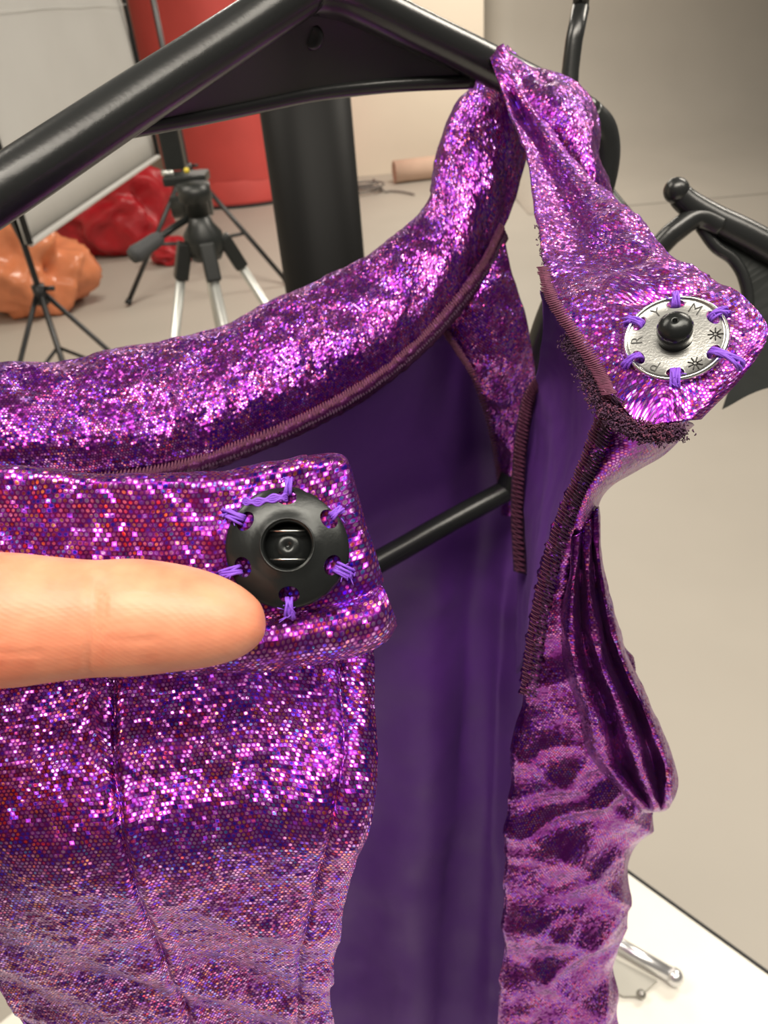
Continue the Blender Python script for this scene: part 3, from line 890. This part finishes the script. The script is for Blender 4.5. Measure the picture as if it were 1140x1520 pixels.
cloth('collar_tab', rows, HOLO, leo, 260, 120, d_tab, thick=0.0011)


# -- serged seams: looping thread along the raw edges
def serge(name, pts, width, loops, r, mat, lift=0.0012, n=None, parent=leo):
    base = path(pts, 200); k = len(base); P = []
    for i in range(loops * 4):
        s = i / (loops * 4 - 1) * (k - 1); j = min(int(s), k - 2); q = base[j].lerp(base[j + 1], s - j)
        tn = (base[j + 1] - base[j]).normalized(); view = (CAMV - q).normalized()
        side = tn.cross(view).normalized()
        ph = i % 4
        off = (-0.5, 0.15, 0.5, 0.15)[ph] * width * (0.85 + 0.3 * rnd.random())
        P.append(q + side * off + view * (lift + (0.0004 if ph == 1 else 0.0)) + tn * ((0.3, 0, -0.3, 0)[ph] * width))
    bm = bmesh.new(); add_tube(bm, [Vector(p) for p in resample(np.array([list(p) for p in P]), loops * 10)], r, 5)
    o = from_bm(name, bm, mat, parent); o['kind'] = 'stuff'; return o


seamC = [(x, y, d) for (x, y), d in zip(cbot, cdep)][2:11]
seamC = [(x, y - 6, d - .002) for x, y, d in seamC]
serge('seam_stitching', [(x, y - 5, d - .001) for x, y, d in seamC], .0026, 170, .00017, SERGE)
serge('seam_stitching', [(x + 3, y + 6, d) for x, y, d in seamC], .0022, 150, .00018, SERGE_DK)
o, _ = cloth('seam_tape', [[(x - 4, y - 9, d - .0005) for x, y, d in seamC], [(x + 2, y + 2, d - .0018) for x, y, d in seamC], [(x + 7, y + 15, d + .002) for x, y, d in seamC]], SERGE_VEL, leo, 160, 10, lambda u, v, p: 0.0006 * fbm(p, .4), thick=.0008)
serge('seam_stitching', [(655, 484, .274), (680, 520, .276), (704, 560, .283), (724, 620, .307), (737, 680, .333), (744, 735, .353)], .0024, 70, .00022, SERGE)
edgeS = [(830, 528, .236), (805, 560, .252), (786, 590, .262), (776, 640, .268), (770, 700, .276), (768, 770, .285), (772, 850, .29)]
serge('seam_stitching', edgeS, .0040, 60, .00030, SERGE)
cloth('seam_tape', [[(x - 9, y - 3, d + .001) for x, y, d in edgeS], [(x, y, d) for x, y, d in edgeS], [(x + 9, y + 3, d + .001) for x, y, d in edgeS]], SERGE_DK, leo, 80, 8, None, thick=.0012)
stE = [(806, 395, .162), (818, 440, .152), (850, 492, .1445), (885, 545, .137), (905, 585, .132)]
serge('seam_stitching', stE, .0024, 70, .00014, SERGE)
fe = [(905, 585, .1335), (884, 640, .142), (858, 705, .153), (830, 772, .165), (806, 852, .177), (788, 940, .189), (776, 1030, .202)]
serge('seam_stitching', [(x + 4, y + 2, d - .001) for x, y, d in fe], .0030, 90, .00013, SERGE)
cloth('seam_tape', [[(x - 3, y - 1, d + .002) for x, y, d in fe], [(x + 4, y + 1, d - .0012) for x, y, d in fe], [(x + 14, y + 5, d - .0016) for x, y, d in fe], [(x + 22, y + 8, d + .002) for x, y, d in fe]], HOLO_SATIN, leo, 200, 24, lambda u, v, p: 0.0010 * fbm(p, .55), thick=.0008)
serge('seam_stitching', [(x + 14, y + 5, d - .002) for x, y, d in fe], .0024, 80, .00012, SERGE_DK)
fe2 = [(775, 1030, .201), (763, 1140, .214), (756, 1230, .225), (751, 1310, .235), (747, 1400, .247), (746, 1530, .266)]


def fringe(name, pts, count, length, mat, spread, parent=leo):
    base = path(pts, 60); bm = bmesh.new()
    for _ in range(count):
        q = base[rnd.randrange(60)]
        view = (CAMV - q).normalized()
        q = q + CX * rnd.gauss(0, spread) + CY * rnd.gauss(0, spread * .7) + view * rnd.uniform(-0.0005, .002)
        a = Vector((rnd.gauss(0, 1), rnd.gauss(0, 1), rnd.gauss(0, 1))).normalized(); b = Vector((rnd.gauss(0, 1), rnd.gauss(0, 1), rnd.gauss(0, 1))).normalized()
        l = length * rnd.uniform(.4, 1.2)
        add_tube(bm, [q, q + (a + view * .3) * l * .4, q + (a * .5 + b * .6) * l * .6], .00012, 4)
    o = from_bm(name, bm, mat, parent); o['kind'] = 'stuff'; return o


fringe('frayed_edge', [(845, 505, .150), (870, 545, .142), (890, 590, .136), (920, 625, .1315), (960, 645, .131), (1010, 640, .131)], 4200, .0011, SERGE_DK, .0010)
fringe('frayed_edge', [(880, 560, .140), (915, 615, .132), (990, 645, .130)], 900, .0012, SERGE, .0011)
fringe('loose_threads', [(795, 330, .178), (803, 370, .168), (808, 400, .160)], 30, .0016, SERGE_DK, .0003)


# -- snaps
def boolean_cut(o, cutters):
    dg = None
    for c in cutters:
        md = o.modifiers.new('cut', 'BOOLEAN'); md.operation = 'DIFFERENCE'; md.object = c; md.solver = 'EXACT'
    bpy.context.view_layer.update()
    apply_mods(o)
    for c in cutters:
        me = c.data; bpy.data.objects.remove(c); bpy.data.meshes.remove(me)


def stitch(name, a, b, nrm, parent, n=6, r=.00024, h=.0011, seed=0):
    q = random.Random(seed); bm = bmesh.new()
    ax = (b - a); side = ax.cross(nrm).normalized()
    for k in range(n):
        o1 = side * q.uniform(-.0007, .0007); o2 = side * q.uniform(-.0008, .0008)
        e = q.uniform(.85, 1.15)
        add_tube(bm, [Vector(x) for x in resample(np.array([list(a + o1 - nrm * .0012), list(a + o1 + nrm * (h * .5)), list(a.lerp(b, .5) + (o1 + o2) / 2 + nrm * h * q.uniform(.7, 1.2)), list(a + ax * e * .92 + o2 + nrm * h * .5), list(a + ax * e + o2 - nrm * .0008)]), 12)], r, 6)
    for k in range(7):
        s = a.lerp(b, q.uniform(.2, 1.1)) + side * q.uniform(-.0009, .0009) + nrm * h * .6
        add_tube(bm, [s, s + side * q.uniform(-.0012, .0012) + nrm * q.uniform(0, .0009) + ax * q.uniform(-.15, .3)], r * .4, 4)
    return from_bm(name, bm, THREAD, parent)


def smooth_angle(o, ang=35):
    me = o.data
    me.polygons.foreach_set('use_smooth', [True] * len(me.polygons))
    try: me.set_sharp_from_angle(angle=math.radians(ang))
    except Exception: pass


MM = .001
# socket half (lies on the tab)
sc_ = W(428, 811, .1118)
nS = (CAMV - sc_).normalized() * 0.97 + CY * 0.10 + CX * -0.06
RS = frame_from(nS, CY); nS = nS.normalized()
MS = Matrix.Translation(sc_) @ RS.to_4x4()
prof = [(3.35, .5), (3.45, 1.9), (3.55, 2.25), (3.8, 2.45), (4.1, 2.38), (4.5, 2.15), (5.4, 1.95), (6.6, 1.62), (7.8, 1.18), (8.6, .75), (9.0, .35), (9.05, .12), (8.9, 0.0), (6, 0.0), (3.35, 0.0)]
bm = lathe_bm([(r * MM, z * MM) for r, z in prof], 96, MS, closed=True)
sock = from_bm('snap_socket', bm, SNAP_BLACK, leo)
sock['label'] = 'black snap socket sewn on with violet thread'
cut = []
SANG = [92, 33, -24, -88, 206, 150]
for k, a in enumerate(SANG):
    r = 7.05; c = MS @ Vector((math.cos(math.radians(a)) * r * MM, math.sin(math.radians(a)) * r * MM, 0))
    bm = bmesh.new()
    rr = 1.12 * MM
    ta = math.radians(a)
    outl = []
    for i in range(24):
        b = 2 * math.pi * i / 24
        outl.append((math.cos(b) * rr * 1.05, math.sin(b) * rr * 1.35))
    for z in (-2 * MM, 5 * MM):
        pass
    lo = [bm.verts.new(MS @ Vector((math.cos(ta) * (r * MM + x) - math.sin(ta) * y, math.sin(ta) * (r * MM + x) + math.cos(ta) * y, -2 * MM))) for x, y in outl]
    hi = [bm.verts.new(MS @ Vector((math.cos(ta) * (r * MM + x) - math.sin(ta) * y, math.sin(ta) * (r * MM + x) + math.cos(ta) * y, 5 * MM))) for x, y in outl]
    bm.faces.new(list(reversed(lo))); bm.faces.new(hi)
    for i in range(24): bm.faces.new((lo[i], lo[(i + 1) % 24], hi[(i + 1) % 24], hi[i]))
    cut.append(from_bm('hole_cutter', bm, None))
boolean_cut(sock, cut); smooth_angle(sock)
bm = lathe_bm([(0, .75 * MM), (.25 * MM, .72 * MM), (.3 * MM, .85 * MM), (1.0 * MM, 1.05 * MM), (1.7 * MM, .85 * MM), (2.1 * MM, .3 * MM), (3.4 * MM, .25 * MM), (3.4 * MM, .05 * MM), (0, .05 * MM)], 48, MS)
from_bm('socket_floor', bm, SNAP_BLACK, sock)
bm = lathe_bm([(3.66 * MM, 2.44 * MM), (3.8 * MM, 2.54 * MM), (3.98 * MM, 2.46 * MM), (3.98 * MM, 2.3 * MM), (3.66 * MM, 2.3 * MM)], 64, MS, closed=True)
from_bm('mouth_lip', bm, SNAP_BLACK, sock)
for yy in (2.05, -2.05):
    tube('spring_wire', [MS @ Vector((x * MM, yy * MM, 1.75 * MM)) for x in (-2.5, 0, 2.5)], .00016, STEEL, sock, 8)
TEND = [(0.15, 3.2), (1.0, 2.6), (0.6, -2.4), (-.3, -2.4), (-1.9, 1.9), (-2.6, .3)]
for k, a in enumerate(SANG):
    ta = math.radians(a); er = Vector((math.cos(ta), math.sin(ta), 0))
    a0 = MS @ (er * 7.6 * MM + Vector((0, 0, .6 * MM))); b0 = MS @ (er * 6.9 * MM + er * 3.0 * MM + Vector((TEND[k][0] * .35 * MM, TEND[k][1] * .12 * MM, .1 * MM)))
    stitch('thread_stitch', a0, b0, nS, sock, n=6, r=.00022, seed=k, h=.0009)
# one long strand lies from the top hole across the rim
ta = math.radians(92)
pp = [MS @ Vector((x * MM, y * MM, z * MM)) for x, y, z in ((-.2, 7.0, 1.0), (-1.0, 6.9, 1.75), (-2.6, 6.7, 1.6), (-4.2, 6.3, 1.4), (-5.6, 6.4, 1.0), (-6.6, 6.6, .3))]
bm = bmesh.new()
for k in range(4):
    add_tube(bm, [Vector(x) + CY * (k - 1.5) * .00022 * (1 + .6 * math.sin(i)) for i, x in enumerate(resample(np.array([list(p) for p in pp]), 24))], .00024, 6)
from_bm('thread_stitch', bm, THREAD, sock)

# stud half (on the strap tip)
st_ = W(1003, 508, .1362)
nT = (CAMV - st_).normalized() * math.cos(math.radians(31)) + (CY * .985 - CX * .04).normalized() * math.sin(math.radians(31))
nT.normalize(); st_ = st_ + nT * .0006
RTt = frame_from(nT, CY); MT = Matrix.Translation(st_) @ RTt.to_4x4()
S = .97
prof = [(0, .9), (6.0, .9), (7.9, .85), (8.25, .95), (8.45, 1.15), (8.75, 1.2), (9.0, .95), (9.05, .3), (8.8, 0), (0, 0)]
bm = lathe_bm([(r * S * MM, z * MM) for r, z in prof], 96, MT)
stud = from_bm('snap_stud', bm, SNAP_SILVER, leo)
stud['label'] = 'silver snap stud with stamped letters and dark post'
cut = []
TANG = [90, 30, -30, -90, 210, 150]
for a in TANG:
    ta = math.radians(a); r = 7.25
    outl = [(math.cos(2 * math.pi * i / 24) * .95, math.sin(2 * math.pi * i / 24) * 1.55) for i in range(24)]
    bm = bmesh.new()
    lo = [bm.verts.new(MT @ Vector(((math.cos(ta) * (r + x) - math.sin(ta) * y) * S * MM, (math.sin(ta) * (r + x) + math.cos(ta) * y) * S * MM, -2 * MM))) for x, y in outl]
    hi = [bm.verts.new(MT @ Vector(((math.cos(ta) * (r + x) - math.sin(ta) * y) * S * MM, (math.sin(ta) * (r + x) + math.cos(ta) * y) * S * MM, 4 * MM))) for x, y in outl]
    bm.faces.new(list(reversed(lo))); bm.faces.new(hi)
    for i in range(24): bm.faces.new((lo[i], lo[(i + 1) % 24], hi[(i + 1) % 24], hi[i]))
    cut.append(from_bm('hole_cutter', bm, None))
boolean_cut(stud, cut); smooth_angle(stud)
bm = lathe_bm([(r * S * MM, z * MM) for r, z in ((8.30, 1.05), (8.45, 1.24), (8.72, 1.28), (8.98, 1.05), (9.08, .5), (8.9, .3), (8.3, .6))], 96, MT, closed=True)
from_bm('bright_rim', bm, SNAP_RIM, stud)
bm = lathe_bm([(r * MM, z * MM) for r, z in ((3.0, .85), (2.95, 1.0), (2.92, 1.4), (2.95, 2.2), (3.08, 3.0), (3.1, 3.7), (2.9, 4.5), (2.4, 5.2), (1.6, 5.7), (.8, 5.95), (.5, 5.98), (.36, 5.85), (.33, 4.8), (0, 4.8))], 56, MT)
from_bm('post', bm, SNAP_BLACK, stud)


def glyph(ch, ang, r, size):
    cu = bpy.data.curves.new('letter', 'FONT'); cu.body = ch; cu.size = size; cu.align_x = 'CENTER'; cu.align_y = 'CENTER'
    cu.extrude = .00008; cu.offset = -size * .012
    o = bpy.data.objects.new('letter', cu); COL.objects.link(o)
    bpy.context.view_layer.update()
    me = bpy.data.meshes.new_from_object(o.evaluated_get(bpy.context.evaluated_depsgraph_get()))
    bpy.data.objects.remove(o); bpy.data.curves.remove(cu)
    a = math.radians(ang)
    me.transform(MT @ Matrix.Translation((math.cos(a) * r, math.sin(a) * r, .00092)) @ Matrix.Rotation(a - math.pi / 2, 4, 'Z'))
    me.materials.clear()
    link('letter', me, STAMP_SHADE, stud, smooth=False)


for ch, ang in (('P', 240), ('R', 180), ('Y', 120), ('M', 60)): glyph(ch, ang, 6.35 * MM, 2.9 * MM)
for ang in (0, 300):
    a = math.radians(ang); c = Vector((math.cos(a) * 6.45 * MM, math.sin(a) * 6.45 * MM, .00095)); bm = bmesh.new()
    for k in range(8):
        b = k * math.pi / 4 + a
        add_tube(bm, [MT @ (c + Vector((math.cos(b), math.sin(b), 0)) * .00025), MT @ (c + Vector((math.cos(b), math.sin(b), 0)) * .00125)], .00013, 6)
    from_bm('flower_mark', bm, STAMP_SHADE, stud)
for k, a in enumerate(TANG):
    ta = math.radians(a); er = Vector((math.cos(ta), math.sin(ta), 0))
    stitch('thread_stitch', MT @ (er * 6.6 * MM + Vector((0, 0, .7 * MM))), MT @ (er * (9.7 if k != 2 else 11.6) * MM + Vector((0, 0, .1 * MM))), nT, stud, n=8, r=.00026, seed=20 + k, h=.0012)

# ------------------------------------------------------------------ the hand: palm side to the lens, forefinger on the tab
hand_frame = Matrix.Translation(CAMV) @ Matrix(ROT.tolist()).to_4x4()      # millimetre layout in lens axes, turned into the room


def hv(x, y, d): return Vector((x * MM, y * MM, -d * MM))


def ell_tube(bm, pts, rx, ry, seg=40):
    """closed tapering limb; rx across (in the y direction), ry in depth"""
    P = resample(np.array(pts, float), 60); A = resample(np.array(rx, float)[:, None], 60)[:, 0]; B = resample(np.array(ry, float)[:, None], 60)[:, 0]
    rings = []
    for i in range(60):
        tn = Vector(P[min(i + 1, 59)] - P[max(i - 1, 0)]).normalized()
        e2 = Vector((0, 0, 1)); e2 = (e2 - tn * e2.dot(tn)).normalized(); e1 = tn.cross(e2)
        rings.append([bm.verts.new((Vector(P[i]) + e1 * math.cos(2 * math.pi * s / seg) * A[i] + e2 * math.sin(2 * math.pi * s / seg) * B[i]) * MM) for s in range(seg)])
    for i in range(59):
        for s in range(seg): bm.faces.new((rings[i][s], rings[i][(s + 1) % seg], rings[i + 1][(s + 1) % seg], rings[i + 1][s]))
    bm.faces.new(list(reversed(rings[0]))); bm.faces.new(rings[-1])


def px2mm(px, py, d): return ((px - 570) / FPX * d, -(py - 760) / FPX * d, -d)


bm = bmesh.new()
FD = 103.5
axis = [(393, 928), (388, 928), (375, 927), (350, 925), (310, 921), (260, 917), (200, 916), (140, 918), (80, 919), (20, 920), (-60, 920), (-140, 918), (-230, 918), (-350, 918), (-480, 920), (-620, 930), (-760, 945)]
pts = [px2mm(x, y, FD + (0.6 * max(0, -x) / 100)) for x, y in axis]
half = [14, 26, 40, 56, 70, 80, 87, 87, 93, 100, 103, 100, 104, 110, 114, 112, 100]
rx = [h * FD / FPX for h in half]
ry = [1.2, 2.6, 4.0, 5.4, 6.5, 7.2, 7.5, 7.2, 7.7, 8.0, 8.2, 8.0, 8.6, 9.2, 9.6, 9.5, 9.0]
ell_tube(bm, pts, rx, ry)
K = (-620 - 570) / FPX * FD          # x of the forefinger knuckle
# palm, wrist, forearm
ell_tube(bm, [(K + 14, -28, -106), (K - 6, -32, -107), (K - 30, -36, -108), (K - 60, -38, -108), (K - 84, -38, -107), (K - 104, -38, -105), (K - 150, -42, -98), (K - 230, -50, -85)], [26, 38, 42, 40, 34, 27, 30, 38], [9, 13, 15, 16, 16, 15, 20, 28])
# curled middle, ring and little finger (folded towards the palm, outside the picture)
for k, (dy, ln, r) in enumerate(((-33, 1.0, 8.6), (-50, .94, 8.2), (-66, .78, 7.2))):
    x0 = K + 4 - k * 4
    ell_tube(bm, [(x0 - 10, dy, -107), (x0 + 10, dy, -105), (x0 + 32 * ln, dy, -100), (x0 + 38 * ln, dy, -92), (x0 + 34 * ln, dy + 1, -83), (x0 + 16 * ln, dy + 2, -79), (x0 + 2, dy + 2, -83), (x0 - 4, dy + 2, -88)], [r, r, r, r, r * .96, r * .9, r * .85, r * .5], [r, r, r, r, r * .96, r * .9, r * .8, r * .5])
# thumb, leaves the upper side of the palm and lies back along it
ell_tube(bm, [(K - 72, -22, -104), (K - 58, 0, -101), (K - 40, 16, -100), (K - 18, 27, -103), (K + 2, 33, -107), (K + 14, 36, -110), (K + 19, 37, -111)], [15, 15, 12, 10.5, 10.5, 8.5, 4], [13, 13, 11, 9.5, 8.5, 6.5, 3])
bm.transform(hand_frame)
hand = from_bm('person', bm, SKIN)
md = hand.modifiers.new('join', 'REMESH'); md.mode = 'VOXEL'; md.voxel_size = .0006; md.use_smooth_shade = True
md = hand.modifiers.new('soft', 'SMOOTH'); md.factor = .5; md.iterations = 6
apply_mods(hand)
me = hand.data
# finger-joint creases pressed into the skin, palm side
nv = len(me.vertices); co = np.zeros(nv * 3); me.vertices.foreach_get('co', co); co = co.reshape(-1, 3)
loc = (co - CAM) @ ROT
pxx = 570 + loc[:, 0] / -loc[:, 2] * FPX; pyy = 760 - loc[:, 1] / -loc[:, 2] * FPX
front = np.clip((103.5 * MM + loc[:, 2]) / (6 * MM), 0, 1)
dep = np.zeros(nv)
for x0, w, a in ((133, 5, .0007), (146, 4, .0004), (-140, 7, .0006), (-128, 6, .0004)):
    xx = x0 + 6 * np.sin(pyy * .03) + (pyy - 918) * .05
    dep += a * np.exp(-((pxx - xx) / w) ** 2)
for y0, xa, xb, a in ((950, 150, 245, .0002), (972, -60, 75, .00025), (949, -40, 26, .00015)):
    win = np.clip((pxx - xa) / 20, 0, 1) * np.clip((xb - pxx) / 20, 0, 1)
    dep += a * win * np.exp(-((pyy - y0 + .02 * (pxx - xa)) / 2.6) ** 2)
co = co + ((ROT @ np.array([0, 0, -1.0]))[None, :]) * (dep * front)[:, None]
me.vertices.foreach_set('co', co.reshape(-1)); me.update()
me.materials.clear(); me.materials.append(SKIN)
me.polygons.foreach_set('use_smooth', [True] * len(me.polygons))
hand.name = 'hand'
tag(hand, 'bare hand with forefinger pressed on the collar tab beside the black snap', 'hand')
